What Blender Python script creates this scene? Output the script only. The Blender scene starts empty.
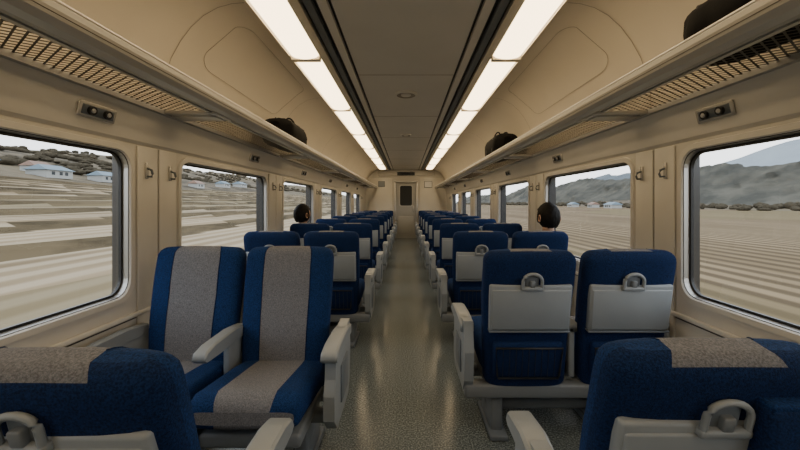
import bpy, bmesh, math, random
from mathutils import Vector, Matrix, noise
random.seed(4)
CZ = 1.2           # eye height
scene = bpy.context.scene

# ------------------------------------------------------------------ materials
def mat(name, col, rough=0.5, metal=0.0, var=0.0, vscale=20.0, bump=0.0, bscale=200.0, col2=None, spec=0.5, stretch=(1,1,1)):
    m = bpy.data.materials.new(name); m.use_nodes = True
    nt = m.node_tree; b = nt.nodes['Principled BSDF']
    b.inputs['Base Color'].default_value = (*col, 1)
    b.inputs['Roughness'].default_value = rough
    b.inputs['Metallic'].default_value = metal
    b.inputs['Specular IOR Level'].default_value = spec
    tc = nt.nodes.new('ShaderNodeTexCoord'); mp = nt.nodes.new('ShaderNodeMapping')
    mp.inputs['Scale'].default_value = stretch
    nt.links.new(tc.outputs['Object'], mp.inputs['Vector'])
    if var > 0:
        n = nt.nodes.new('ShaderNodeTexNoise'); n.inputs['Scale'].default_value = vscale
        n.inputs['Detail'].default_value = 4
        r = nt.nodes.new('ShaderNodeValToRGB')
        c2 = col2 if col2 else tuple(min(1, c*(1+var)) for c in col)
        c1 = tuple(c*(1-var) for c in col) if not col2 else col
        r.color_ramp.elements[0].position = 0.35; r.color_ramp.elements[1].position = 0.65
        r.color_ramp.elements[0].color = (*c1, 1); r.color_ramp.elements[1].color = (*c2, 1)
        nt.links.new(mp.outputs[0], n.inputs['Vector'])
        nt.links.new(n.outputs['Fac'], r.inputs['Fac']); nt.links.new(r.outputs['Color'], b.inputs['Base Color'])
    if bump > 0:
        n2 = nt.nodes.new('ShaderNodeTexNoise'); n2.inputs['Scale'].default_value = bscale
        bp = nt.nodes.new('ShaderNodeBump'); bp.inputs['Strength'].default_value = bump
        bp.inputs['Distance'].default_value = 0.002
        nt.links.new(mp.outputs[0], n2.inputs['Vector'])
        nt.links.new(n2.outputs['Fac'], bp.inputs['Height']); nt.links.new(bp.outputs['Normal'], b.inputs['Normal'])
    return m

M = {}
M['wall'] = mat('cream_laminate', (0.66,0.635,0.575), 0.32, var=0.03, vscale=3)
M['wall2'] = mat('cream_panel_raised', (0.70,0.675,0.615), 0.30, var=0.03, vscale=3)
M['ceil'] = mat('ceiling_panel', (0.68,0.655,0.615), 0.42, var=0.03, vscale=2)
M['cove'] = mat('cove_panel', (0.66,0.60,0.50), 0.33, var=0.03, vscale=2)
M['seam'] = mat('dark_seam', (0.10,0.085,0.07), 0.6)
M['seam2'] = mat('panel_joint', (0.32,0.285,0.24), 0.6)
M['dark'] = mat('black_slot', (0.02,0.02,0.02), 0.5)
M['alu'] = mat('brushed_aluminium', (0.50,0.49,0.47), 0.3, metal=0.6, bump=0.1, bscale=100, stretch=(1,0.02,1))
M['lip'] = mat('rack_lip_paint', (0.54,0.525,0.485), 0.27, metal=0.3)
M['mesh'] = mat('rack_mesh_metal', (0.075,0.066,0.052), 0.5, metal=0.2)
M['rubber'] = mat('window_gasket', (0.015,0.016,0.018), 0.45)
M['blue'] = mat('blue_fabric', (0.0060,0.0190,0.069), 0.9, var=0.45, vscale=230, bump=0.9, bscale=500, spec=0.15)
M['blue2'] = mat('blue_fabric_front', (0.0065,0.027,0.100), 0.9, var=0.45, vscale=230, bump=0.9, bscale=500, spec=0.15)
M['grey'] = mat('grey_tweed', (0.150,0.155,0.172), 0.92, var=0.30, vscale=230, bump=0.9, bscale=500, spec=0.15)
M['shell'] = mat('grey_seat_plastic', (0.225,0.25,0.27), 0.40, var=0.04, vscale=5, bump=0.1, bscale=400)
M['shell_d'] = mat('grey_plastic_dark', (0.12,0.14,0.16), 0.45)
M['frame'] = mat('seat_frame_grey', (0.155,0.173,0.19), 0.45)
M['skin'] = mat('skin', (0.50,0.30,0.20), 0.5)
M['hair'] = mat('black_hair', (0.006,0.005,0.005), 0.6, bump=0.8, bscale=120, stretch=(1,1,0.15), spec=0.2)
M['jacket'] = mat('dark_jacket', (0.03,0.035,0.05), 0.8, var=0.2, vscale=60)
M['trouser'] = mat('dark_trousers', (0.02,0.02,0.025), 0.85)
M['bag'] = mat('black_nylon', (0.0035,0.0035,0.004), 0.8, bump=0.5, bscale=60, spec=0.12)
M['white'] = mat('eye_white', (0.7,0.7,0.7), 0.3)
M['lipc'] = mat('lips', (0.4,0.15,0.12), 0.5)
M['door'] = mat('door_grey', (0.36,0.36,0.34), 0.4)
M['darkglass'] = mat('door_dark_glass', (0.03,0.035,0.04), 0.1)

# floor: speckled lino
def floor_mat():
    m = bpy.data.materials.new('speckled_lino'); m.use_nodes = True
    nt = m.node_tree; b = nt.nodes['Principled BSDF']
    tc = nt.nodes.new('ShaderNodeTexCoord')
    n = nt.nodes.new('ShaderNodeTexNoise'); n.inputs['Scale'].default_value = 120; n.inputs['Detail'].default_value = 3
    r = nt.nodes.new('ShaderNodeValToRGB')
    e = r.color_ramp.elements
    e[0].position = 0.38; e[0].color = (0.055,0.066,0.070,1)
    e[1].position = 0.66; e[1].color = (0.23,0.262,0.262,1)
    x = e.new(0.5); x.color = (0.10,0.119,0.122,1)
    n2 = nt.nodes.new('ShaderNodeTexNoise'); n2.inputs['Scale'].default_value = 2.5; n2.inputs['Detail'].default_value = 5
    mr = nt.nodes.new('ShaderNodeMapRange'); mr.inputs['To Min'].default_value = 0.17; mr.inputs['To Max'].default_value = 0.28
    nt.links.new(tc.outputs['Object'], n.inputs['Vector']); nt.links.new(tc.outputs['Object'], n2.inputs['Vector'])
    nt.links.new(n.outputs['Fac'], r.inputs['Fac']); nt.links.new(r.outputs['Color'], b.inputs['Base Color'])
    nt.links.new(n2.outputs['Fac'], mr.inputs['Value']); nt.links.new(mr.outputs[0], b.inputs['Roughness'])
    return m
M['floor'] = floor_mat()

def emis(name, col, s):
    m = bpy.data.materials.new(name); m.use_nodes = True
    nt = m.node_tree; nt.nodes.remove(nt.nodes['Principled BSDF'])
    e = nt.nodes.new('ShaderNodeEmission'); e.inputs['Color'].default_value = (*col,1); e.inputs['Strength'].default_value = s
    nt.links.new(e.outputs[0], nt.nodes['Material Output'].inputs[0])
    return m
M['light'] = emis('warm_diffuser', (1.0,0.745,0.43), 6.9)

def glass_mat():
    m = bpy.data.materials.new('window_glass'); m.use_nodes = True
    nt = m.node_tree; nt.nodes.remove(nt.nodes['Principled BSDF'])
    t = nt.nodes.new('ShaderNodeBsdfTransparent'); t.inputs[0].default_value = (0.95,0.97,0.97,1)
    g = nt.nodes.new('ShaderNodeBsdfGlossy'); g.inputs['Roughness'].default_value = 0.02
    mx = nt.nodes.new('ShaderNodeMixShader'); mx.inputs[0].default_value = 0.04
    nt.links.new(t.outputs[0], mx.inputs[1]); nt.links.new(g.outputs[0], mx.inputs[2])
    nt.links.new(mx.outputs[0], nt.nodes['Material Output'].inputs[0])
    return m
M['glass'] = glass_mat()

# ------------------------------------------------------------------ mesh builder
class MB:
    def __init__(s): s.v=[]; s.f=[]; s.m=[]; s.sm=[]; s.mats=[]
    def mi(s, k):
        if k not in s.mats: s.mats.append(k)
        return s.mats.index(k)
    def add(s, verts, faces, k, smooth=True):
        o=len(s.v); s.v += [tuple(v) for v in verts]
        for i,f in enumerate(faces):
            s.f.append([a+o for a in f]); s.m.append(s.mi(k[i] if isinstance(k,list) else k)); s.sm.append(smooth)
    def rbox(s, x0,x1,y0,y1,z0,z1,k,r=0.01,seg=2,T=None):
        bm=bmesh.new(); bmesh.ops.create_cube(bm,size=1)
        for v in bm.verts:
            v.co=Vector(((x0+x1)/2+v.co.x*(x1-x0),(y0+y1)/2+v.co.y*(y1-y0),(z0+z1)/2+v.co.z*(z1-z0)))
        if r>0: bmesh.ops.bevel(bm,geom=bm.edges[:],offset=r,segments=seg,affect='EDGES',profile=0.5)
        bm.verts.ensure_lookup_table()
        vs=[(T(v.co) if T else v.co.copy()) for v in bm.verts]
        fs=[[v.index for v in f.verts] for f in bm.faces]
        bm.free(); s.add(vs,fs,k,r>0)
    def cyl(s,p0,p1,r,k,n=12,r2=None):
        p0=Vector(p0);p1=Vector(p1);d=(p1-p0).normalized();r2=r if r2 is None else r2
        a=d.orthogonal().normalized();b=d.cross(a)
        vs=[];
        for p,rr in((p0,r),(p1,r2)):
            for i in range(n):
                t=2*math.pi*i/n; vs.append(p+a*math.cos(t)*rr+b*math.sin(t)*rr)
        fs=[[i,(i+1)%n,n+(i+1)%n,n+i] for i in range(n)]
        s.add(vs,fs,k,True); s.add(vs,[list(range(n))[::-1],list(range(n,2*n))],k,False)
    def tube(s,pts,r,k,n=8,closed=False):
        pts=[Vector(p) for p in pts]; L=len(pts); vs=[]; 
        for i,p in enumerate(pts):
            d=(pts[(i+1)%L]-pts[i-1]) if closed else (pts[min(i+1,L-1)]-pts[max(i-1,0)])
            d.normalize(); up=Vector((0,0,1)) if abs(d.z)<0.9 else Vector((1,0,0))
            a=d.cross(up).normalized(); b=d.cross(a)
            for j in range(n):
                t=2*math.pi*j/n; vs.append(p+a*math.cos(t)*r+b*math.sin(t)*r)
        fs=[]
        for i in range(L if closed else L-1):
            for j in range(n):
                fs.append([i*n+j,i*n+(j+1)%n,((i+1)%L)*n+(j+1)%n,((i+1)%L)*n+j])
        s.add(vs,fs,k,True)
        if not closed: s.add(vs,[list(range(n)),list(range((L-1)*n,L*n))],k,False)
    def extrude(s,prof,y0,y1,k,closed=False,smooth=False):
        """prof: list of (x,z); extruded along Y"""
        n=len(prof); vs=[(x,y0,z) for x,z in prof]+[(x,y1,z) for x,z in prof]
        fs=[[i,(i+1)%n,n+(i+1)%n,n+i] for i in range(n if closed else n-1)]
        s.add(vs,fs,k,smooth)
        if closed: s.add(vs,[list(range(n)),list(range(n,2*n))],k,False)
    def loops(s,lps,ks,closed=True,smooth=False):
        n=len(lps[0])
        for a in range(len(lps)-1):
            vs=list(lps[a])+list(lps[a+1])
            s.add(vs,[[i,(i+1)%n,n+(i+1)%n,n+i] for i in range(n if closed else n-1)],ks[a],smooth)
    def mesh(s,name,recalc=True):
        me=bpy.data.meshes.new(name); me.from_pydata(s.v,[],s.f)
        for k in s.mats: me.materials.append(M[k])
        for i,p in enumerate(me.polygons): p.material_index=s.m[i]; p.use_smooth=s.sm[i]
        if recalc:
            bm=bmesh.new(); bm.from_mesh(me); bmesh.ops.recalc_face_normals(bm,faces=bm.faces[:]); bm.to_mesh(me); bm.free()
        me.update(); return me
    def obj(s,name,recalc=True,parent=None):
        o=bpy.data.objects.new(name,s.mesh(name,recalc)); scene.collection.objects.link(o)
        if parent: o.parent=parent
        return o
def empty(name,loc=(0,0,0)):
    e=bpy.data.objects.new(name,None); e.location=loc; scene.collection.objects.link(e); e.empty_display_size=0.1; return e

# ------------------------------------------------------------------ car shell
Y0,Y1=-2.6,12.2; W=1.40; CH=CZ+1.13
WZ0,WZ1=CZ-0.46,CZ+0.255
wins=[(-1.6,-0.1),(0.38,1.79),(2.21,3.56),(4.05,5.35),(5.88,7.15),(7.7,8.95),(9.5,10.75)]

b=MB(); b.rbox(-W-0.1,W+0.1,Y0-0.1,Y1+0.1,-0.08,0,'floor',0); b.obj('floor')

def rrect(cy,cz,hy,hz,r,x,n=6):
    pts=[]
    for cyy,czz,a0 in((cy+hy-r,cz+hz-r,0),(cy-hy+r,cz+hz-r,90),(cy-hy+r,cz-hz+r,180),(cy+hy-r,cz-hz+r,270)):
        for i in range(n+1):
            t=math.radians(a0+90*i/n); pts.append((x,cyy+r*math.cos(t),czz+r*math.sin(t)))
    return pts

for s,side in((-1,'left'),(1,'right')):
    b=MB(); X=W*s; E=0.05
    def quad(y0,y1,z0,z1,k='wall',x=X):
        b.add([(x,y0,z0),(x,y1,z0),(x,y1,z1),(x,y0,z1)],[[0,1,2,3]],k,False)
    quad(Y0,Y1,0,WZ0-E); quad(Y0,Y1,WZ1+E,CZ+0.31)
    prev=Y0
    for i,(a,c) in enumerate(wins):
        quad(prev,a-E,WZ0-E,WZ1+E); prev=c+E
    quad(prev,Y1,WZ0-E,WZ1+E)
    b.extrude([(X,CZ+0.305),(s*1.385,CZ+0.32),(s*1.345,CZ+0.485),(s*1.35,CZ+0.50)],Y0,Y1,'wall')
    b.extrude([(s*1.52,-0.1),(s*1.52,WZ0-0.02)],Y0,Y1,'wall')
    b.extrude([(s*1.52,WZ1+0.02),(s*1.52,CH+0.15)],Y0,Y1,'wall')
    b.rbox(min(X,X-s*0.018),max(X,X-s*0.018),Y0,Y1,WZ0-0.125,WZ0-0.10,'wall2',0.006)
    b.rbox(min(X,X-s*0.004),max(X,X-s*0.004),Y0,Y1,WZ0-0.135,WZ0-0.127,'seam',0)
    b.rbox(min(X,X-s*0.004),max(X,X-s*0.004),Y0,Y1,WZ1+0.054,WZ1+0.059,'seam2',0)
    b.obj('wall_'+side,False)
    t=MB(); t.extrude([(X,0.24),(s*1.385,0.24),(s*1.375,0.22),(s*1.375,0.0)],Y0,Y1,'shell'); t.obj('baseboard_'+side,False)
    p=MB(); ys=[(c,n[0]) for (a,c),n in zip(wins[:-1],wins[1:])]+[(10.75,11.3)]
    for (a,c) in ys:
        mid=(a+c)/2
        for y0,y1 in((a+0.055,mid-0.006),(mid+0.006,c-0.055)):
            x0,x1=sorted((X-s*0.012,X))
            p.rbox(x0,x1,y0,y1,0.30,CZ+0.30,'wall2',0.005)
        x0,x1=sorted((X-s*0.003,X)); p.rbox(x0,x1,mid-0.006,mid+0.006,0.3,CZ+0.30,'seam',0)
    p.obj('trim_pillar_'+side)
    for (a,c) in ys:
        mid=(a+c)/2
        for hy in (mid-0.1,mid+0.09):
            h=MB(); hx=X-s*0.013
            x0,x1=sorted((hx,hx-s*0.008)); h.rbox(x0,x1,hy-0.011,hy+0.011,CZ+0.13,CZ+0.215,'lip',0.004)
            h.tube([(hx-s*0.006,hy,CZ+0.185),(hx-s*0.03,hy,CZ+0.175),(hx-s*0.035,hy,CZ+0.155),(hx-s*0.03,hy,CZ+0.14),(hx-s*0.006,hy,CZ+0.142)],0.006,'shell_d',6)
            h.obj('coat_hook')

# windows
for s in(-1,1):
    for (a,c) in wins:
        b=MB(); cy=(a+c)/2; cz=(WZ0+WZ1)/2; hy=(c-a)/2; hz=(WZ1-WZ0)/2; X=s*W
        L=[rrect(cy,cz,hy+0.05,hz+0.05,0.002,X),rrect(cy,cz,hy+0.036,hz+0.036,0.10,X),rrect(cy,cz,hy+0.032,hz+0.032,0.098,X-s*0.012),
           rrect(cy,cz,hy+0.008,hz+0.008,0.085,X-s*0.012),rrect(cy,cz,hy+0.003,hz+0.003,0.082,X-s*0.004),rrect(cy,cz,hy+0.0,hz+0.0,0.08,X-s*0.002),
           rrect(cy,cz,hy-0.003,hz-0.003,0.078,X+s*0.022),rrect(cy,cz,hy-0.014,hz-0.014,0.07,X+s*0.022),rrect(cy,cz,hy-0.014,hz-0.014,0.07,X+s*0.035),rrect(cy,cz,hy+0.05,hz+0.05,0.07,X+s*0.119)]
        b.loops(L,['wall','wall2','wall2','wall2','rubber','alu','rubber','rubber','rubber'])
        g=rrect(cy,cz,hy-0.012,hz-0.012,0.068,X+s*0.026); b.add(g,[list(range(len(g)))],'glass',False)
        b.obj('window_%d'%(wins.index((a,c))+1+(0 if s<0 else len(wins))),False)

# ------------------------------------------------------------------ ceiling
prof=[(0.905,1.128),(0.98,1.122),(1.06,1.10),(1.14,1.055),(1.21,0.99),(1.27,0.91),(1.32,0.82),(1.355,0.72),(1.375,0.62),(1.38,0.49)]
b=MB()
b.extrude([(-0.42,CH),(0.42,CH)],Y0,Y1,'ceil')
b.extrude([(-1.5,CH+0.06),(1.5,CH+0.06)],Y0,Y1,'dark')
for s in(-1,1):
    b.extrude([(s*x,CZ+z) for x,z in prof],Y0,Y1,'cove',smooth=True)
    b.extrude([(s*0.42,CH),(s*0.42,CH+0.03),(s*0.445,CH+0.03),(s*0.445,CH-0.004),(s*0.50,CH-0.004),(s*0.50,CH+0.03)],Y0,Y1,'ceil')
    b.extrude([(s*0.50,CH+0.025),(s*0.53,CH+0.025)],Y0,Y1,'dark')
    b.extrude([(s*0.423,CH+0.02),(s*0.443,CH+0.02)],Y0,Y1,'dark')
    b.extrude([(s*0.53,CH+0.03),(s*0.53,CH-0.006),(s*0.575,CH-0.006),(s*0.575,CH+0.03)],Y0,Y1,'shell_d')
    b.extrude([(s*0.575,CH+0.025),(s*0.60,CH+0.025)],Y0,Y1,'dark')
    b.extrude([(s*0.60,CH+0.03),(s*0.60,CH-0.01),(s*0.655,CH-0.01),(s*0.66,CH+0.02)],Y0,Y1,'cove')
    b.extrude([(s*0.88,CH+0.02),(s*0.885,CH-0.012),(s*0.905,CH-0.008),(s*0.905,CH+0.01)],Y0,Y1,'cove')
b.obj('ceiling',False)
b=MB(); y=-1.36
while y<12:
    b.rbox(-0.42,0.42,y-0.003,y+0.003,CH-0.002,CH+0.002,'seam2',0); y+=1.5
def onp(t):
    i=min(int(t),len(prof)-2); f=t-i
    x=prof[i][0]*(1-f)+prof[i+1][0]*f; z=prof[i][1]*(1-f)+prof[i+1][1]*f
    return x-0.002,z-0.002
for s in(-1,1):
    for yy in (0.3,2.0,3.81,5.62,7.43,9.23,11.0):
        vs=[];
        for i in range(len(prof)):
            x,z=onp(i); vs+= [(s*x,yy-0.0025,CZ+z),(s*x,yy+0.0025,CZ+z)]
        b.add(vs,[[2*i,2*i+1,2*i+3,2*i+2] for i in range(len(prof)-1)],'seam2',False)
    yy=2.0
    pts=[]; r=0.14
    ya,yb=yy+0.22,yy+1.55; ta,tb=1.2,5.5; rt=0.9
    for (cy,ct,a0) in((yb-r,tb-rt,0),(ya+r,tb-rt,90),(ya+r,ta+rt,180),(yb-r,ta+rt,270)):
        for i in range(9):
            a=math.radians(a0+90*i/8); x,z=onp(ct+rt*math.sin(a)); pts.append((s*(x-0.0005),cy+r*math.cos(a),CZ+z-0.0005))
    b.tube(pts,0.0014,'seam2',5,closed=True)
b.obj('trim_ceiling_seams')
for yy in(3.69,5.9):
    v=MB(); r=0.12 if yy<4 else 0.09
    rings=[(r,0),(r,0.010),(r*0.8,0.018),(r*0.7,0.010),(r*0.45,0.010),(r*0.4,0.02),(0.004,0.02)]
    L=[[(q*math.cos(t*math.pi/12),yy+q*math.sin(t*math.pi/12),CH-h) for t in range(24)] for q,h in rings]
    v.loops(L,['ceil','ceil','seam2','seam2','ceil','ceil'],smooth=False); v.obj('ceiling_vent')
segs=[(-1.75+1.5*k,-0.25+1.5*k) for k in range(9)]
for s in(-1,1):
    for (a,c) in segs:
        v=MB(); c=min(c,Y1-0.05)
        pr=[(0.665,0.0),(0.69,-0.018),(0.735,-0.028),(0.77,-0.03),(0.805,-0.028),(0.85,-0.018),(0.878,0.0)]
        v.extrude([(s*x,CH+z) for x,z in pr],a+0.02,c-0.02,'light',smooth=True)
        v.rbox(*sorted((s*0.66,s*0.882)),c-0.026,c+0.026,CH-0.034,CH+0.01,'cove',0.006)
        v.obj('ceiling_light',False)

# ------------------------------------------------------------------ luggage racks
RA,RB=Y0+0.02,Y1-0.06
for s,side in((-1,'l'),(1,'r')):
    b=MB()
    lp=[(1.06,.498),(1.025,.492),(.997,.500),(.980,.518),(.975,.540),(.978,.560),(.986,.570),(.996,.565),(.990,.55),(.991,.530),(1.003,.515),(1.025,.507),(1.06,.512)]
    b.extrude([(s*x,CZ+z) for x,z in lp],RA,RB,'lip',closed=True,smooth=False)
    b.tube([(s*0.988,RA,CZ+.568),(s*0.988,RB,CZ+.568)],0.009,'alu',8)
    b.extrude([(s*1.062,CZ+.492),(s*1.08,CZ+.492),(s*1.08,CZ+.516),(s*1.062,CZ+.516)],RA,RB,'alu',closed=True)
    b.extrude([(s*1.318,CZ+.484),(s*1.345,CZ+.484),(s*1.345,CZ+.520),(s*1.318,CZ+.512)],RA,RB,'alu',closed=True)
    b.tube([(s*0.9775,RA,CZ+.530),(s*0.9775,RB,CZ+.530)],0.0018,'seam',4)
    for yy in (-1.0,0.15,2.03,3.81,5.62,7.43,9.23,11.0):
        x0,x1=sorted((s*1.03,s*1.335)); b.rbox(x0,x1,yy-0.09,yy+0.09,CZ+.485,CZ+.508,'lip',0.006)
        x0,x1=sorted((s*1.06,s*1.30)); b.rbox(x0,x1,yy-0.055,yy+0.055,CZ+.478,CZ+.486,'alu',0.003)
    w=0.17; p=0.034; y=RA; xa,xb=1.075,1.32
    while y<RB-w:
        for (ya,yb,dz) in((y,y+w,0.0),(y+w,y,0.0015)):
            hw=0.0036
            vs=[(s*xa,ya-hw,CZ+.508+dz),(s*xa,ya+hw,CZ+.508+dz),(s*xb,yb+hw,CZ+.506+dz),(s*xb,yb-hw,CZ+.506+dz)]
            vs2=[(x,yv,z-0.0015) for x,yv,z in vs]
            b.add(vs+vs2,[[0,1,2,3],[4,5,6,7],[0,3,7,4],[1,2,6,5]],'mesh',False)
        y+=p
    b.obj('luggage_rack')
for s in(-1,1):
    for yy in (1.57,3.2,4.75,6.4,8.2,9.9):
        b=MB(); n=Vector((-s*0.97,0,-0.235)); c=Vector((s*1.361,yy,CZ+0.40)); up=Vector((-s*0.235,0,0.97)); 
        def T(v): return c+n*v.x+Vector((0,1,0))*v.y+up*v.z
        b.rbox(-0.004,0.006,-0.095,0.095,-0.032,0.032,'lip',0.005,T=T)
        b.rbox(0.002,0.008,-0.082,0.082,-0.022,0.022,'shell_d',0.004,T=T)
        for dy in(-0.04,0.04):
            b.cyl(T(Vector((0.004,dy,0))),T(Vector((0.020,dy,0))),0.019,'dark',14)
            b.cyl(T(Vector((0.018,dy,0))),T(Vector((0.024,dy,0))),0.012,'alu',12,0.008)
        b.obj('air_nozzle_panel')

# ------------------------------------------------------------------ end walls + door
b=MB()
dw,dh=0.345,1.90
b.add([(-1.5,Y1,0),(-dw,Y1,0),(-dw,Y1,CH+.1),(-1.5,Y1,CH+.1)],[[0,1,2,3]],'wall',False)
b.add([(1.5,Y1,0),(dw,Y1,0),(dw,Y1,CH+.1),(1.5,Y1,CH+.1)],[[0,1,2,3]],'wall',False)
b.add([(-dw,Y1,dh),(dw,Y1,dh),(dw,Y1,CH+.1),(-dw,Y1,CH+.1)],[[0,1,2,3]],'wall',False)
for s in(-1,1):
    x0,x1=sorted((s*0.47,s*1.28)); b.rbox(x0,x1,Y1-0.02,Y1,0.25,2.05,'wall2',0.01)
b.rbox(-0.95,0.95,Y1-0.05,Y1,2.12,CH,'wall2',0.02)
b.obj('wall_front',False)
b=MB(); b.add([(-1.5,Y0,0),(1.5,Y0,0),(1.5,Y0,CH+.1),(-1.5,Y0,CH+.1)],[[0,1,2,3]],'wall',False); b.obj('wall_back',False)
d=MB()
for s in(-1,1):
    x0,x1=sorted((s*(dw-0.005),s*(dw+0.06))); d.rbox(x0,x1,Y1-0.05,Y1,0,dh+0.06,'alu',0.01)
d.rbox(-dw-0.06,dw+0.06,Y1-0.05,Y1,dh-0.005,dh+0.06,'alu',0.01)
d.rbox(-dw,dw,Y1+0.0,Y1+0.04,0.0,dh,'door',0.004)
def rr_xz(cx,cz,hx,hz,r,y,n=6): return [(cx+(p[1]),y,cz+p[2]) for p in rrect(0,0,hx,hz,r,0,n)]
L=[rr_xz(0,1.45,0.235,0.37,0.07,Y1-0.0),rr_xz(0,1.45,0.235,0.37,0.07,Y1-0.015),rr_xz(0,1.45,0.205,0.34,0.06,Y1-0.015),rr_xz(0,1.45,0.2,0.335,0.06,Y1-0.005)]
d.loops(L,['rubber','alu','rubber']); d.add(L[-1],[list(range(len(L[-1])))],'darkglass',False)
d.rbox(0.22,0.27,Y1-0.04,Y1,0.92,1.12,'alu',0.01)
d.rbox(-0.25,0.25,Y1-0.012,Y1+0.01,0.15,0.75,'door',0.01)
d.obj('door_1',False)
e=MB(); e.rbox(-0.30,0.30,Y1-0.09,Y1-0.05,2.14,2.25,'darkglass',0.01); e.obj('information_display')
e=MB(); e.rbox(0.62,0.90,Y1-0.04,Y1-0.02,1.72,1.95,'shell',0.008); e.rbox(0.64,0.88,Y1-0.044,Y1-0.04,1.74,1.93,'white',0.0); e.obj('notice_board')
e=MB(); e.rbox(-0.95,-0.72,Y1-0.04,Y1-0.02,1.75,1.95,'shell_d',0.008); e.rbox(-0.93,-0.74,Y1-0.046,Y1-0.04,1.77,1.93,'shell',0.0); e.obj('control_cabinet')

# ------------------------------------------------------------------ seats
XS=[-1,-.985,-.95,-.88,-.75,-.54,-.53,-.27,0,.27,.53,.54,.75,.88,.95,.985,1]
def ring(w,t,yc=0,bulge=0,pw=4.0,ws=1.0):
    pts=[]
    for x in XS: 
        f=(1-abs(x)**pw)**(1/pw) if abs(x)<1 else 0
        wing=bulge*(abs(x)**2)*f
        pts.append((x*w, yc+t/2*f+wing))
    for x in XS[::-1][1:-1]:
        f=(1-abs(x)**pw)**(1/pw); pts.append((x*w, yc-t/2*f))
    return pts
N=len(XS); NR=2*N-2
def seat_unit(name, tilt=8.0, aisle_c=0.61, mirror=False, extra_pad=False, arm_dx=0.0, near=False, zt=0.0, WC=1.10, SH=None, AS=None, CL=None, HR=None):
    b=MB(); tl=math.radians(tilt); H=0.69+zt; zb=0.28; yb=0.05+math.sin(tl)*H
    if CL is None: CL=0.62 if near else 1.0
    CD=-0.05 if near else 0.0
    if AS is None: AS=-0.13 if near else -0.03
    if SH is None: SH=0.035 if near else 0.008
    if HR is None: HR=0.036 if near else 0.046
    for ci,cx in enumerate((aisle_c,WC)):
        def T(v,cx=cx):
            return Vector((cx+v[0], yb+v[1]*math.cos(tl)-v[2]*math.sin(tl), zb+v[1]*math.sin(tl)+v[2]*math.cos(tl)))
        levels=[]
        R=0.05; S=[q for q in [0,0.015,0.06,0.12,0.2,0.28,0.36,0.42,0.46,0.50,0.54,0.58] if q<H-0.07]+[H-0.05]
        for s_ in S:
            f=s_/H
            w=0.206+0.019*min(1,f*1.5) - (0.012 if s_==0 else 0)
            t=0.125-0.035*f
            yc=0.012*math.sin(f*math.pi*1.3)-0.006*f
            if s_>0.46: t+=0.018*math.sin((s_-0.46)/0.24*math.pi)
            wing=0.012 if s_>0.2 else 0.0
            levels.append((s_,w,t,yc,wing))
        base=levels[-1]
        for a in (20,40,58,74,86):
            ar=math.radians(a)
            levels.append((H-0.05+R*math.sin(ar), base[1]-R*0.85*(1-math.cos(ar)), base[2]*(0.25+0.75*math.cos(ar)), base[3], 0.012*math.cos(ar)))
        vs=[]
        for (s_,w,t,yc,wing) in levels:
            for (x,y) in ring(w,t,yc,wing):
                top=0.010*(1-(x/0.225)**2)*max(0,(s_-0.5)/0.2)
                vs.append(T((x,y,s_+top)))
        fs=[];ks=[]
        for l in range(len(levels)-1):
            for i in range(NR):
                j=(i+1)%NR
                fs.append([l*NR+i,l*NR+j,(l+1)*NR+j,(l+1)*NR+i])
                if i<N-1:
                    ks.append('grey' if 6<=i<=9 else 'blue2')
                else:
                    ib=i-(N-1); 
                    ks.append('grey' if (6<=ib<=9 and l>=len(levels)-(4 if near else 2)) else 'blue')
        b.add(vs,fs,ks,True)
        o=(len(levels)-1)*NR; cv=[vs[o+i] for i in range(NR)]; cf=[];ck=[]
        for i in range(N-1):
            q=[i,i+1,(NR-(i+1))%NR,(NR-i)%NR]; q2=[]
            for a in q:
                if a not in q2:q2.append(a)
            cf.append(q2); ck.append('grey' if 6<=i<=9 else 'blue2')
        b.add(cv,cf,ck,True)
        b.add([vs[i] for i in range(NR)],[list(range(NR))],'blue',False)
        # piping along the stripe edges on the front
        for xx in (-0.535,0.535):
            pts=[]
            for (s_,w,t,yc,wing) in levels[2:]:
                f=(1-abs(xx)**4)**0.25
                top=0.010*(1-(xx*w/0.225)**2)*max(0,(s_-0.5)/0.2)
                pts.append(T((xx*w,yc+t/2*f+wing*xx*xx*f+0.0005,s_+top)))
            b.tube(pts,0.0022,'blue',5)
        def P(x0,x1,y0,y1,s0,s1,k,r,sk=0.0):
            b.rbox(x0,x1,y0,y1,s0+SH,s1+SH,k,r,T=lambda v:T((v.x*(1+sk*(v.z-s0)),v.y,v.z)))
        P(-0.198,0.198,-0.068,-0.03,0.290,0.528,'shell',0.010,0.08)
        P(-0.190,0.190,-0.073,-0.05,0.300,0.505,'shell',0.006,0.08)
        P(-0.199,0.199,-0.071,-0.03,0.283,0.292,'shell_d',0.003)
        P(-HR*.75,HR*.75,-0.070,-0.04,0.515,0.555+HR*0.4,'shell_d',0.008)
        pts=[]
        for i in range(13):
            a=math.pi*i/12; pts.append(T((HR*math.cos(a),-0.076,0.550+SH+HR*.78*math.sin(a))))
        pts=[T((HR,-0.076,0.515+SH))]+pts+[T((-HR,-0.076,0.515+SH))]
        b.tube(pts,0.0085 if not near else 0.007,'shell',8)
        P(-HR-.008,HR+.008,-0.084,-0.055,0.503,0.523,'shell',0.006)
        P(-0.012,0.012,-0.084,-0.055,0.520,0.552,'frame',0.004)
        P(-0.175,0.175,-0.076,-0.03,0.040,0.230,'blue',0.018)
        fr=[(-0.155,0.07),(-0.15,0.055),(0.15,0.055),(0.155,0.07),(0.165,0.215),(-0.165,0.215)]
        b.tube([T((x,-0.080,s_)) for x,s_ in fr],0.005,'dark',6,closed=True)
        for k_ in range(1,10):
            x=-0.16+0.032*k_; b.tube([T((x,-0.079,0.058)),T((x,-0.079,0.213))],0.0014,'dark',4)
        cw=0.205; lv=[]; 
        Ys=[0.0,0.02,0.1,0.2,0.3,0.38,0.42]
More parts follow.
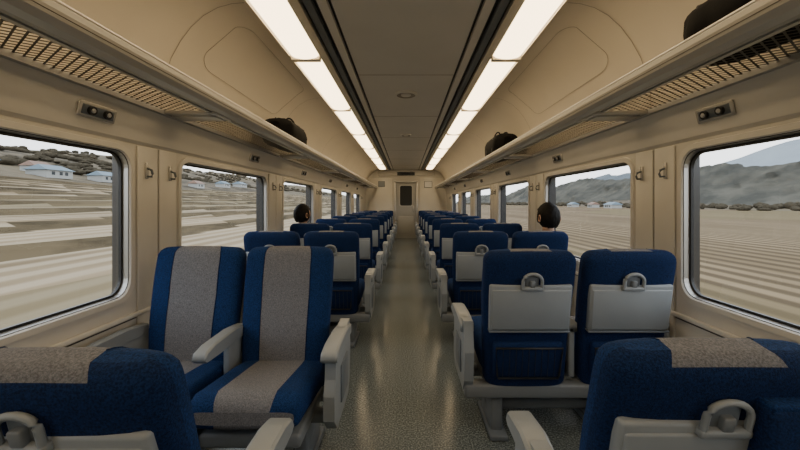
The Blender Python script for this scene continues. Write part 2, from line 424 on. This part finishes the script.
        for yv in Ys: lv.append((yv*CL,cw+ (0.008 if yv>0.05 else 0),0.13-0.02*(yv<0.01), 0.355+CD+0.055*yv/0.42))
        for a in(25,50,70,85):
            ar=math.radians(a); lv.append((0.42*CL+0.055*math.sin(ar),0.213-0.02*(1-math.cos(ar)),0.13*(0.3+0.7*math.cos(ar)),0.410+CD-0.012*math.sin(ar)))
        vs=[]; yc0=yb+0.0
        for (yv,w,t,zc) in lv:
            for (x,z) in ring(w,t,0,0.006,pw=5): vs.append((cx+x,yc0+yv,zc+z))
        fs=[];ks=[]
        for l in range(len(lv)-1):
            for i in range(NR):
                j=(i+1)%NR; fs.append([l*NR+i,l*NR+j,(l+1)*NR+j,(l+1)*NR+i])
                ks.append('grey' if (6<=i<=9 or 6<=i-(N-1)<=9) else 'blue2')
        b.add(vs,fs,ks,True)
        b.add([vs[(len(lv)-1)*NR+i] for i in range(NR)],[list(range(NR))],'grey',False)
        b.rbox(cx-0.20,cx+0.20,yb-0.02,yb+0.41*CL,0.24,0.30,'frame',0.015)
    def arm(x0,x1,k='shell'):
        pr=[(yb-0.03,0.585),(yb+0.10,0.60),(yb+0.30+AS,0.598),(yb+0.36+AS,0.585),(yb+0.375+AS,0.56),(yb+0.36+AS,0.54),(yb+0.25+AS,0.535),(yb-0.03,0.535)]
        if AS<-0.15: pr=[(yb-0.03,0.585),(yb+0.05,0.598)]+pr[3:]
        n=len(pr); c=0.008
        Ls=[[(x0,y,z*1.0+(0.004 if z<0.56 else -0.006)) for y,z in pr],[(x0+c,y,z) for y,z in pr],[(x1-c,y,z) for y,z in pr],[(x1,y,z+(0.004 if z<0.56 else -0.006)) for y,z in pr]]
        b.loops(Ls,[k]*3,smooth=True); b.add(Ls[0],[list(range(n))],k,False); b.add(Ls[-1],[list(range(n))],k,False)
    def side(x0,x1,k='shell'):
        pr=[(yb-0.06,0.60),(yb+0.05,0.59),(yb+0.05,0.555),(yb+0.28+AS,0.54),(yb+0.33+AS,0.53),(yb+0.335+AS,0.46),(yb+0.36+AS,0.40),(yb+0.36+AS,0.30),(yb+0.30+AS,0.235),(yb-0.02,0.235),(yb-0.07,0.30),(yb-0.09,0.45)]
        n=len(pr); L0=[(x0,y,z) for y,z in pr]; L1=[(x1,y,z) for y,z in pr]
        b.loops([L0,L1],[k]); b.add(L0,[list(range(n))],k,False); b.add(L1,[list(range(n))],k,False)
    ax=arm_dx
    arm(0.280+ax,0.350+ax); side(0.294+ax,0.340+ax)
    if AS>-0.15: b.rbox(0.288+ax,0.296+ax,yb+0.03,yb+0.22+AS,0.30,0.47,'shell_d',0.003)
    mc=(aisle_c+WC)/2
    arm(mc-0.03,mc+0.03); b.rbox(mc-0.016,mc+0.016,yb-0.03,yb+0.12,0.30,0.56,'shell',0.008)
    arm(1.318,1.36); b.rbox(1.322,1.35,yb-0.05,yb+0.33+AS,0.26,0.55,'shell',0.01)
    b.rbox(0.30,1.34,yb-0.06,yb+0.02,0.205,0.275,'frame',0.012)
    b.rbox(0.30,1.34,yb+0.15,yb+0.21,0.215,0.265,'frame',0.012)
    for lx in(0.47,1.02):
        b.rbox(lx-0.03,lx+0.03,yb-0.03,yb+0.2,0.02,0.24,'frame',0.012)
        b.rbox(lx-0.045,lx+0.045,yb-0.08,yb+0.25,0.0,0.03,'shell_d',0.008)
    b.rbox(0.44,1.05,yb+0.06,yb+0.18,0.08,0.14,'frame',0.02)
    if extra_pad:   # unidentified blue padded block, built as a pouch on the seat back
        b.rbox(0.692,0.85,-0.03,0.06,0.60,0.812,'blue',0.015,seg=3)
        b.rbox(0.695,0.847,-0.027,0.057,0.800,0.816,'blue2',0.005)
    if mirror: b.v=[(-x,y,z) for x,y,z in b.v]
    return b.mesh(name)
meR=seat_unit('seat_right'); meL=seat_unit('seat_left',mirror=True); meF=seat_unit('seat_facing',WC=1.08)
meR0=seat_unit('seat_right_reclined',tilt=13,aisle_c=0.635,near=True,arm_dx=0.02,zt=-0.050,extra_pad=True,SH=-0.022,AS=-0.20,CL=0.42,HR=0.044,WC=1.115)
meL0=seat_unit('seat_left_reclined',tilt=13,aisle_c=0.64,mirror=True,near=True,arm_dx=0.045,zt=-0.026,SH=0.028,WC=1.115)
def place(me,y,rz=0):
    o=bpy.data.objects.new('double_train_seat',me); o.location=(0,y,0); o.rotation_euler=(0,0,rz); scene.collection.objects.link(o); return o
place(meR0,0.70); place(meL0,0.59)
place(meR,1.72); place(meF,1.94,math.pi)
P_=1.15
for n in range(2,10):
    place(meR,P_*(n+0.5)); place(meL,P_*(n+0.5))

# ------------------------------------------------------------------ people
def skin_obj(name,pts,edges,root,matk,parent,sub=2):
    me=bpy.data.meshes.new(name); me.from_pydata([p[0] for p in pts],edges,[])
    o=bpy.data.objects.new(name,me); scene.collection.objects.link(o); o.parent=parent
    md=o.modifiers.new('skin','SKIN'); md.use_smooth_shade=True
    for i,p in enumerate(pts):
        r=p[1]; me.skin_vertices[0].data[i].radius=(r,r) if not isinstance(r,tuple) else r
    me.skin_vertices[0].data[root].use_root=True
    ss=o.modifiers.new('sub','SUBSURF'); ss.levels=sub; ss.render_levels=sub
    me.materials.append(M[matk]); return o
def person(name,loc,turn=0.0,hk='hair',jk='jacket',ht=0.0,hx=0.0):
    root=empty(name,loc)
    pts=[((0,0.17,0.53),0.13),((0,0.15,0.66),0.125),((0,0.12,0.79),0.14),((hx*.4,0.115,0.87),0.10),((hx*.8,0.125,0.925),0.052),
         ((-0.15,0.12,0.865),0.06),((-0.205,0.15,0.73),0.05),((-0.20,0.27,0.615),0.042),((-0.14,0.40,0.61),0.03),
         ((0.15,0.12,0.865),0.06),((0.205,0.15,0.73),0.05),((0.20,0.27,0.615),0.042),((0.14,0.40,0.61),0.03)]
    ed=[(0,1),(1,2),(2,3),(3,4),(3,5),(5,6),(6,7),(7,8),(3,9),(9,10),(10,11),(11,12)]
    skin_obj('torso_and_sleeves',pts,ed,0,jk,root)
    pts=[((0,0.17,0.54),0.12),((-0.09,0.24,0.535),0.085),((-0.10,0.54,0.52),0.06),((-0.10,0.56,0.30),0.05),((-0.10,0.55,0.10),0.038),
         ((0.09,0.24,0.535),0.085),((0.10,0.54,0.52),0.06),((0.10,0.56,0.30),0.05),((0.10,0.55,0.10),0.038)]
    skin_obj('trousers',pts,[(0,1),(1,2),(2,3),(3,4),(0,5),(5,6),(6,7),(7,8)],0,'trouser',root)
    for s in(-1,1):
        skin_obj('shoe',[((s*0.10,0.53,0.045),0.04),((s*0.10,0.62,0.04),0.042),((s*0.105,0.70,0.03),0.03)],[(0,1),(1,2)],0,'rubber',root)
        hp=[((s*0.14,0.39,0.61),0.024),((s*0.12,0.45,0.607),0.032)]
        he=[(0,1)]
        skin_obj('palm',hp,he,0,'skin',root)
        for k,(dx,L) in enumerate(((-0.027,0.06),(-0.009,0.072),(0.009,0.068),(0.026,0.052))):
            bx=s*0.12+dx; skin_obj('finger_%d'%(k+1),[((bx,0.465,0.61),0.009),((bx,0.465+L*0.5,0.612),0.0085),((bx,0.465+L*0.8,0.602),0.008),((bx,0.465+L,0.588),0.007)],[(0,1),(1,2),(2,3)],0,'skin',root,1)
        skin_obj('thumb',[((s*0.10,0.42,0.61),0.011),((s*0.078,0.455,0.605),0.010),((s*0.07,0.485,0.595),0.008)],[(0,1),(1,2)],0,'skin',root,1)
    hd=empty('head',(hx,0.125,0.93+ht)); hd.parent=root; hd.rotation_euler=(0.05,0,turn)
    skin_obj('neck',[((0,0.0,-0.05),0.055),((0,0.005,0.06),0.05)],[(0,1)],0,'skin',hd)
    bm=bmesh.new(); bmesh.ops.create_uvsphere(bm,u_segments=40,v_segments=28,radius=1)
    for v in bm.verts:
        x,y,z=v.co; 
        jaw=1-0.28*max(0,-z)*(0.6+0.4*max(0,y))
        nx=x*0.078*jaw; ny=y*0.098*(1-0.10*max(0,-z)*(1 if y<0 else 0.3)); nz=z*0.112
        if y>0.3:
            nose=math.exp(-(x/0.13)**2)*math.exp(-((z+0.12)/0.20)**2); ny+=0.020*nose
            nose2=math.exp(-(x/0.2)**2)*math.exp(-((z+0.25)/0.09)**2); ny+=0.008*nose2
            for sx in(-1,1): ny-=0.010*math.exp(-((x-sx*0.38)/0.2)**2-((z-0.06)/0.13)**2)
            ny+=0.004*math.exp(-((z-0.22)/0.08)**2)*math.exp(-(x/0.6)**2)
            ny+=0.006*math.exp(-((z+0.50)/0.09)**2-(x/0.28)**2); ny+=0.008*math.exp(-((z+0.82)/0.15)**2-(x/0.3)**2)
        v.co=Vector((nx,ny+0.012,nz+0.12))
    me=bpy.data.meshes.new('face'); bm.to_mesh(me); bm.free()
    for p in me.polygons:p.use_smooth=True
    me.materials.append(M['skin']); o=bpy.data.objects.new('face',me); scene.collection.objects.link(o); o.parent=hd
    bm=bmesh.new(); bmesh.ops.create_icosphere(bm,subdivisions=5,radius=1)
    for v in bm.verts:
        x,y,z=v.co; n_=noise.noise(Vector((x*9,y*9,z*3)))*0.004+noise.noise(Vector((x*25,y*25,z*8)))*0.002
        keep = (z> 0.35+0.1*abs(x)) if y>0.25 else (z>-0.42-0.3*(y<-0.4))
        sc=1.0 if keep else 0.84
        e=0.013+n_
        v.co=Vector((x*(0.080+e),y*(0.098+e),z*(0.112+e)))*sc+Vector((0,0.008,0.122))
    me=bpy.data.meshes.new('hair'); bm.to_mesh(me); bm.free()
    for p in me.polygons:p.use_smooth=True
    me.materials.append(M[hk]); o=bpy.data.objects.new('hair',me); scene.collection.objects.link(o); o.parent=hd
    f=MB()
    for s in(-1,1):
        L=[]
        for (xo,ry,rz) in((0.070,0.012,0.022),(0.080,0.016,0.030),(0.089,0.019,0.033),(0.098,0.014,0.027),(0.088,0.008,0.018)):
            L.append([(s*xo,-0.002+ry*math.cos(t*math.pi/8)-(xo-0.07)*0.5,0.110+rz*math.sin(t*math.pi/8)) for t in range(16)])
        f.loops(L,['skin']*4,smooth=True); f.add(L[-1],[list(range(16))],'skin',False)
        bm=bmesh.new(); bmesh.ops.create_uvsphere(bm,u_segments=12,v_segments=8,radius=0.011)
        vs=[v.co+Vector((s*0.030,0.088,0.127)) for v in bm.verts]; fs=[[v.index for v in q.verts] for q in bm.faces]
        f.add(vs,fs,'white'); 
        vs=[v.co*0.5+Vector((s*0.030,0.0955,0.127)) for v in bm.verts]; f.add(vs,fs,'rubber'); bm.free()
        f.rbox(s*0.030-0.016,s*0.030+0.016,0.098,0.106,0.145,0.150,'hair',0.002)
    f.rbox(-0.022,0.022,0.104,0.113,0.062,0.070,'lipc',0.003)
    f.obj('ears_eyes_mouth',parent=hd)
    return root
person('seated_man',(1.13,P_*2.5+0.04,0.0),turn=0.15,ht=0.03,hx=0.085)
person('seated_man',(-1.12,P_*3.5+0.04,0.0),turn=-0.5,ht=0.015,hx=-0.10)

# ------------------------------------------------------------------ bags on racks
def bag(x,y,L,Wd,Hh,rz=0.0,z=CZ+0.516):
    b=MB(); 
    lv=[]
    for i in range(11):
        t=-1+2*i/10; e=(1-abs(t)**5)**(1/5) if abs(t)<1 else 0.0; e=max(e,0.35)
        lv.append((t*L/2,Wd/2*e,Hh*(0.75+0.25*e)))
    vs=[];n=20
    for (yy,w,hh) in lv:
        for j in range(n):
            a=2*math.pi*j/n; c,s_=math.cos(a),math.sin(a)
            px=w*math.copysign(abs(c)**0.6,c); pz=hh/2+hh/2*math.copysign(abs(s_)**0.6,s_)
            nn=noise.noise(Vector((px*14,yy*14+x*7,pz*14)))*0.012
            vs.append(Vector((px+nn,yy,max(0.0,pz+nn*(1 if s_>-0.5 else 0)))))
    fs=[[l*n+j,l*n+(j+1)%n,(l+1)*n+(j+1)%n,(l+1)*n+j] for l in range(10) for j in range(n)]
    b.add(vs,fs,'bag'); b.add(vs,[list(range(n)),list(range(10*n,11*n))],'bag',False)
    for sx in(-1,1):
        pts=[]
        for i in range(13):
            a=math.pi*i/12; pts.append((sx*Wd*0.16,L*0.22*math.cos(a),Hh*0.93+0.10*Hh/0.2*math.sin(a)*0.5))
        b.tube(pts,0.009,'bag',6)
    for yy in(-L*0.22,L*0.22):
        b.tube([(-Wd*0.5,yy,Hh*0.15),(-Wd*0.44,yy,Hh*0.85),(-Wd*0.16,yy,Hh*1.0),(Wd*0.16,yy,Hh*1.0),(Wd*0.44,yy,Hh*0.85),(Wd*0.5,yy,Hh*0.15)],0.007,'rubber',5)
    b.tube([(0,-L*0.45,Hh*0.97),(0,0,Hh*1.03),(0,L*0.45,Hh*0.97)],0.004,'rubber',5)
    o=b.obj('black_travel_bag'); o.location=(x,y,z); o.rotation_euler=(0,0,rz); return o
bag(-1.145,3.40,0.62,0.29,0.24)
bag(1.145,4.30,0.66,0.29,0.28)
bag(1.15,1.17,0.34,0.29,0.20)

# ------------------------------------------------------------------ outside
def land_mat(name, c_lo, c_hi, c_line, xs, ys, pitch, line=0.5, patch=None, pscale=(0.03,0.01), r0=0.40, r1=0.60):
    m=bpy.data.materials.new(name); m.use_nodes=True; nt=m.node_tree; bs=nt.nodes['Principled BSDF']
    bs.inputs['Roughness'].default_value=0.95; bs.inputs['Specular IOR Level'].default_value=0.05
    g=nt.nodes.new('ShaderNodeNewGeometry'); mp=nt.nodes.new('ShaderNodeMapping'); mp.inputs['Scale'].default_value=(xs,ys,xs)
    n=nt.nodes.new('ShaderNodeTexNoise'); n.inputs['Scale'].default_value=1; n.inputs['Detail'].default_value=6; n.inputs['Roughness'].default_value=0.65
    r=nt.nodes.new('ShaderNodeValToRGB'); r.color_ramp.elements[0].position=r0; r.color_ramp.elements[1].position=r1
    r.color_ramp.elements[0].color=(*c_lo,1); r.color_ramp.elements[1].color=(*c_hi,1)
    nt.links.new(g.outputs['Position'],mp.inputs['Vector']); nt.links.new(mp.outputs[0],n.inputs['Vector']); nt.links.new(n.outputs['Fac'],r.inputs['Fac'])
    w=nt.nodes.new('ShaderNodeTexWave'); w.wave_type='BANDS'; w.bands_direction='X'; w.inputs['Scale'].default_value=0.314/pitch*1.0
    w.inputs['Distortion'].default_value=1.5; w.inputs['Detail'].default_value=2; w.inputs['Detail Scale'].default_value=0.2
    mp2=nt.nodes.new('ShaderNodeMapping'); mp2.inputs['Scale'].default_value=(1,0.08,0.0)
    nt.links.new(g.outputs['Position'],mp2.inputs['Vector']); nt.links.new(mp2.outputs[0],w.inputs['Vector'])
    mr=nt.nodes.new('ShaderNodeMapRange'); mr.inputs['From Min'].default_value=0.25; mr.inputs['From Max'].default_value=0.8; mr.inputs['To Max'].default_value=line
    nt.links.new(w.outputs['Fac'],mr.inputs['Value'])
    mx=nt.nodes.new('ShaderNodeMix'); mx.data_type='RGBA'; mx.inputs['B'].default_value=(*c_line,1)
    nt.links.new(mr.outputs[0],mx.inputs['Factor']); nt.links.new(r.outputs['Color'],mx.inputs['A'])
    out=mx.outputs['Result']
    if patch:
        v=nt.nodes.new('ShaderNodeTexVoronoi'); v.inputs['Scale'].default_value=1
        mp3=nt.nodes.new('ShaderNodeMapping'); mp3.inputs['Scale'].default_value=(pscale[0],pscale[1],0.0)
        nt.links.new(g.outputs['Position'],mp3.inputs['Vector']); nt.links.new(mp3.outputs[0],v.inputs['Vector'])
        sx=nt.nodes.new('ShaderNodeSeparateColor'); nt.links.new(v.outputs['Color'],sx.inputs[0])
        m3=nt.nodes.new('ShaderNodeMapRange'); m3.inputs['From Min'].default_value=0.3; m3.inputs['From Max'].default_value=1.0; m3.inputs['To Max'].default_value=0.8
        nt.links.new(sx.outputs[0],m3.inputs['Value'])
        m4=nt.nodes.new('ShaderNodeMix'); m4.data_type='RGBA'; m4.inputs['B'].default_value=(*patch,1)
        nt.links.new(m3.outputs[0],m4.inputs['Factor']); nt.links.new(out,m4.inputs['A']); out=m4.outputs['Result']
    nt.links.new(out,bs.inputs['Base Color']); return m
M['field']=land_mat('ploughed_field',(0.125,0.088,0.050),(0.225,0.168,0.105),(0.045,0.030,0.018),0.12,0.02,1.3,0.85,(0.13,0.105,0.055),(0.02,0.012))
M['fieldL']=land_mat('terraced_field',(0.115,0.084,0.048),(0.24,0.185,0.118),(0.33,0.275,0.195),0.10,0.012,1.7,0.65,(0.10,0.083,0.040),(0.06,0.008))
M['bank']=land_mat('terrace_bank_scrub',(0.045,0.035,0.020),(0.105,0.080,0.046),(0.09,0.07,0.04),0.4,0.1,6,0.1)
M['hill']=land_mat('wooded_hill',(0.052,0.046,0.036),(0.135,0.112,0.082),(0.10,0.09,0.06),0.13,0.08,6,0.1,(0.15,0.125,0.085),(0.018,0.010),0.42,0.58)
M['hillR']=land_mat('wooded_ridge',(0.055,0.056,0.050),(0.098,0.095,0.080),(0.09,0.09,0.08),0.07,0.04,6,0.05,None,r0=0.40,r1=0.60)
M['farhill']=mat('distant_forest_haze_tint',(0.125,0.145,0.160),0.95,var=0.12,vscale=0.03,spec=0.0)  # aerial haze painted into the base colour as a bluish cast
M['farhill2']=mat('mountain_haze_tint',(0.235,0.27,0.30),0.95,var=0.04,vscale=0.02,spec=0.0)  # paler blue for the farthest ridge: distance haze mixed into its colour
M['tree']=mat('bare_tree_foliage',(0.060,0.052,0.038),0.95,var=0.3,vscale=1.5,spec=0.0)
M['vinyl']=mat('farmhouse_plaster',(0.34,0.35,0.34),0.7)
M['roof']=mat('roof_tile_blue',(0.10,0.15,0.19),0.6)
M['roof2']=mat('roof_tile_brown',(0.16,0.09,0.06),0.6)

GZ=-1.7
ST=7.0
def hL(x,y):
    d=-x
    if d<6: return GZ
    z=GZ+0.02*(d-6)
    if d>14:
        dd=d+1.8*math.sin(y*0.035)+1.2*math.sin(y*0.09+d*0.05)
        q=max(0,(dd-14)/ST); f=q-math.floor(q); z+= (math.floor(q)+max(0,min(1,(f-0.80)*5)))*0.088*ST
    z+= max(0,d-85)*0.07 + 4*noise.noise(Vector((x*0.015,y*0.008,0)))*min(1,max(0,(d-60)/60))
    if d>130: z+=15*noise.noise(Vector((x*0.01,y*0.006,3)))*min(1,(d-130)/80)
    return z
def hR(x,y):
    d=x
    z=GZ+0.05*math.sin(d*0.3)
    if d>110: z+=max(0,d-125)*0.05*(1+1.2*noise.noise(Vector((x*0.004,y*0.008,7))))
    return z
def terrain(name,xs,ys,fn,mats,split):
    vs=[(x,y,fn(x,y)) for x in xs for y in ys]; ny=len(ys); fs=[];mi=[]
    for i in range(len(xs)-1):
        for j in range(ny-1):
            q=[i*ny+j,i*ny+j+1,(i+1)*ny+j+1,(i+1)*ny+j]
            fs.append(q); sl=abs(vs[q[0]][2]-vs[q[3]][2])/abs(xs[i+1]-xs[i]); mi.append(split((xs[i]+xs[i+1])/2,sl))
    me=bpy.data.meshes.new(name); me.from_pydata(vs,[],fs)
    for k in mats: me.materials.append(M[k])
    for p,m_ in zip(me.polygons,mi): p.material_index=m_; p.use_smooth=True
    bm=bmesh.new(); bm.from_mesh(me); bmesh.ops.recalc_face_normals(bm,faces=bm.faces[:])
    bm.to_mesh(me); bm.free()
    o=bpy.data.objects.new(name,me); scene.collection.objects.link(o); return o
ysr=[-120+8*i for i in range(135)]
xl=[-3]+[-6-0.7*i for i in range(130)]+[-100-5*i for i in range(42)]
terrain('ground_terraced_hillside',xl,ysr,hL,['fieldL','hill','bank'],lambda x,sl:(2 if sl>0.22 else 0) if x>-98 else 1)
xr=[3]+[6+4*i for i in range(30)]+[130+10*i for i in range(28)]
terrain('ground_farmland',xr,ysr,hR,['field','hill'],lambda x,sl:0 if x<128 else 1)
b=MB(); b.add([(-3.2,-120,GZ+0.02),(3.2,-120,GZ+0.02),(3.2,950,GZ+0.02),(-3.2,950,GZ+0.02)],[[0,1,2,3]],'hill',False); b.obj('ground_track_bed',False)
def ridge(name,x0,amp,base,seed,k,fr=0.006,bumpy=0.0):
    n=560 if bumpy else 170; st=3 if bumpy else 10; rows=12; vs=[]
    for i in range(n):
        y=-300+st*i
        z=base+amp*(0.5+0.75*noise.noise(Vector((y*fr,seed,0)))+0.22*noise.noise(Vector((y*fr*2.6,seed,0)))+0.03*noise.noise(Vector((y*fr*9,seed,0))))
        z=max(z,3)+bumpy*noise.noise(Vector((y*0.21,seed,4)))
        for r_ in range(rows):
            f=r_/(rows-1); zz=-5+(z+5)*f
            dx=zz*1.4+(6+amp*0.15)*noise.noise(Vector((y*0.012,f*2,seed)))*math.sin(f*math.pi)+bumpy*2.5*noise.noise(Vector((y*0.15,zz*0.3,seed)))
            vs.append((x0+math.copysign(1,x0)*dx,y,zz))
    b=MB(); b.add(vs,[[i*rows+j,i*rows+j+1,(i+1)*rows+j+1,(i+1)*rows+j] for i in range(n-1) for j in range(rows-1)],k); return b.obj(name,False)
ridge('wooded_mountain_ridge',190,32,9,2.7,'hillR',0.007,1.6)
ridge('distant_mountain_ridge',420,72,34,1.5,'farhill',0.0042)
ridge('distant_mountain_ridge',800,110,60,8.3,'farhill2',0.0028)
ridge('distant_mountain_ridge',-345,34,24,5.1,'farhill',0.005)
b=MB()
bm=bmesh.new(); bmesh.ops.create_icosphere(bm,subdivisions=2,radius=1); iv=[v.co.copy() for v in bm.verts]; iff=[[v.index for v in f.verts] for f in bm.faces]; bm.free()
def tree(x,y,z,r,h):
    b.cyl((x,y,z-0.3),(x,y,z+h*0.5),0.12,'tree',5)
    ph=random.random()*9
    vs=[Vector((x+v.x*r*(1+0.6*noise.noise(v*2+Vector((ph,0,0)))),y+v.y*r*1.8,z+h*0.42+v.z*h*0.5*(1+0.6*noise.noise(v*2.3+Vector((0,ph,0)))))) for v in iv]
    b.add(vs,iff,'tree')
for i in range(650):
    y=-60+i*1.3+random.uniform(-2,2)
    x=128+random.uniform(-2,34); tree(x,y,hR(x,y),random.uniform(0.7,1.6),random.uniform(1.0,3.0))
cnt=0
while cnt<1100:
    y=random.uniform(-60,650); x=-random.uniform(120,300)
    if noise.noise(Vector((x*0.03,y*0.02,9)))<-0.05: continue
    tree(x,y,hL(x,y),random.uniform(1.0,2.2),random.uniform(1.0,2.8)); cnt+=1
b.obj('tree_line')
def farmhouse(x,y,sc=1.0,rk='roof'):
    z=(hL if x<0 else hR)(x,y); b=MB(); b.rbox(-3*sc,3*sc,-4*sc,4*sc,0,2.4,'vinyl',0)
    a=3.5*sc; c=4.5*sc
    b.add([(-a,-c,2.3),(a,-c,2.3),(a,c,2.3),(-a,c,2.3),(0,-c*.75,3.9),(0,c*.75,3.9)],[[0,1,4],[1,2,5,4],[2,3,5],[3,0,4,5]],rk,False)
    for wy in(-2*sc,0.3,2*sc):
        for sx in(-3*sc-0.02,3*sc+0.02): b.add([(sx,wy-0.5,0.9),(sx,wy+0.5,0.9),(sx,wy+0.5,1.9),(sx,wy-0.5,1.9)],[[0,1,2,3]],'darkglass',False)
    o=b.obj('farmhouse'); o.location=(x,y,z-0.3)
for i,p in enumerate(((-108,76),(-112,92),(-104,104),(-116,112),(-107,126),(-110,150),(-103,175),(-108,210),(-112,240),(119,150),(121,172),(119,205),(120,228),(122,260))):
    farmhouse(p[0],p[1],0.75+0.12*(i%3),'roof' if i%3 else 'roof2')

# ------------------------------------------------------------------ world, portals, camera
w=bpy.data.worlds.new('overcast_sky'); scene.world=w; w.use_nodes=True; nt=w.node_tree
bg=nt.nodes['Background']; tc=nt.nodes.new('ShaderNodeTexCoord'); sp=nt.nodes.new('ShaderNodeSeparateXYZ'); rp=nt.nodes.new('ShaderNodeValToRGB')
nt.links.new(tc.outputs['Generated'],sp.inputs[0]); nt.links.new(sp.outputs['Z'],rp.inputs['Fac']); nt.links.new(rp.outputs['Color'],bg.inputs['Color'])
rp.color_ramp.elements[0].color=(0.94,0.945,0.95,1); rp.color_ramp.elements[1].color=(0.80,0.85,0.92,1); rp.color_ramp.elements[1].position=0.6
bg.inputs['Strength'].default_value=3.3
for s in(-1,1):
    for (a,c) in wins[1:5]:
        l=bpy.data.lights.new('window_portal','AREA'); l.shape='RECTANGLE'; l.size=c-a; l.size_y=WZ1-WZ0; l.cycles.is_portal=True
        o=bpy.data.objects.new('window_portal',l); scene.collection.objects.link(o)
        o.location=(s*1.55,(a+c)/2,(WZ0+WZ1)/2)
        o.rotation_euler=(math.pi/2,0,math.pi/2 if s>0 else -math.pi/2)
cam=bpy.data.cameras.new('camera'); co=bpy.data.objects.new('camera',cam); scene.collection.objects.link(co)
co.location=(0,0,CZ); co.rotation_euler=(math.pi/2,0,0)
cam.sensor_width=36; cam.lens=356/800*36; cam.shift_x=-6/800; cam.shift_y=-22/800; cam.clip_start=0.02; cam.clip_end=2000
scene.camera=co
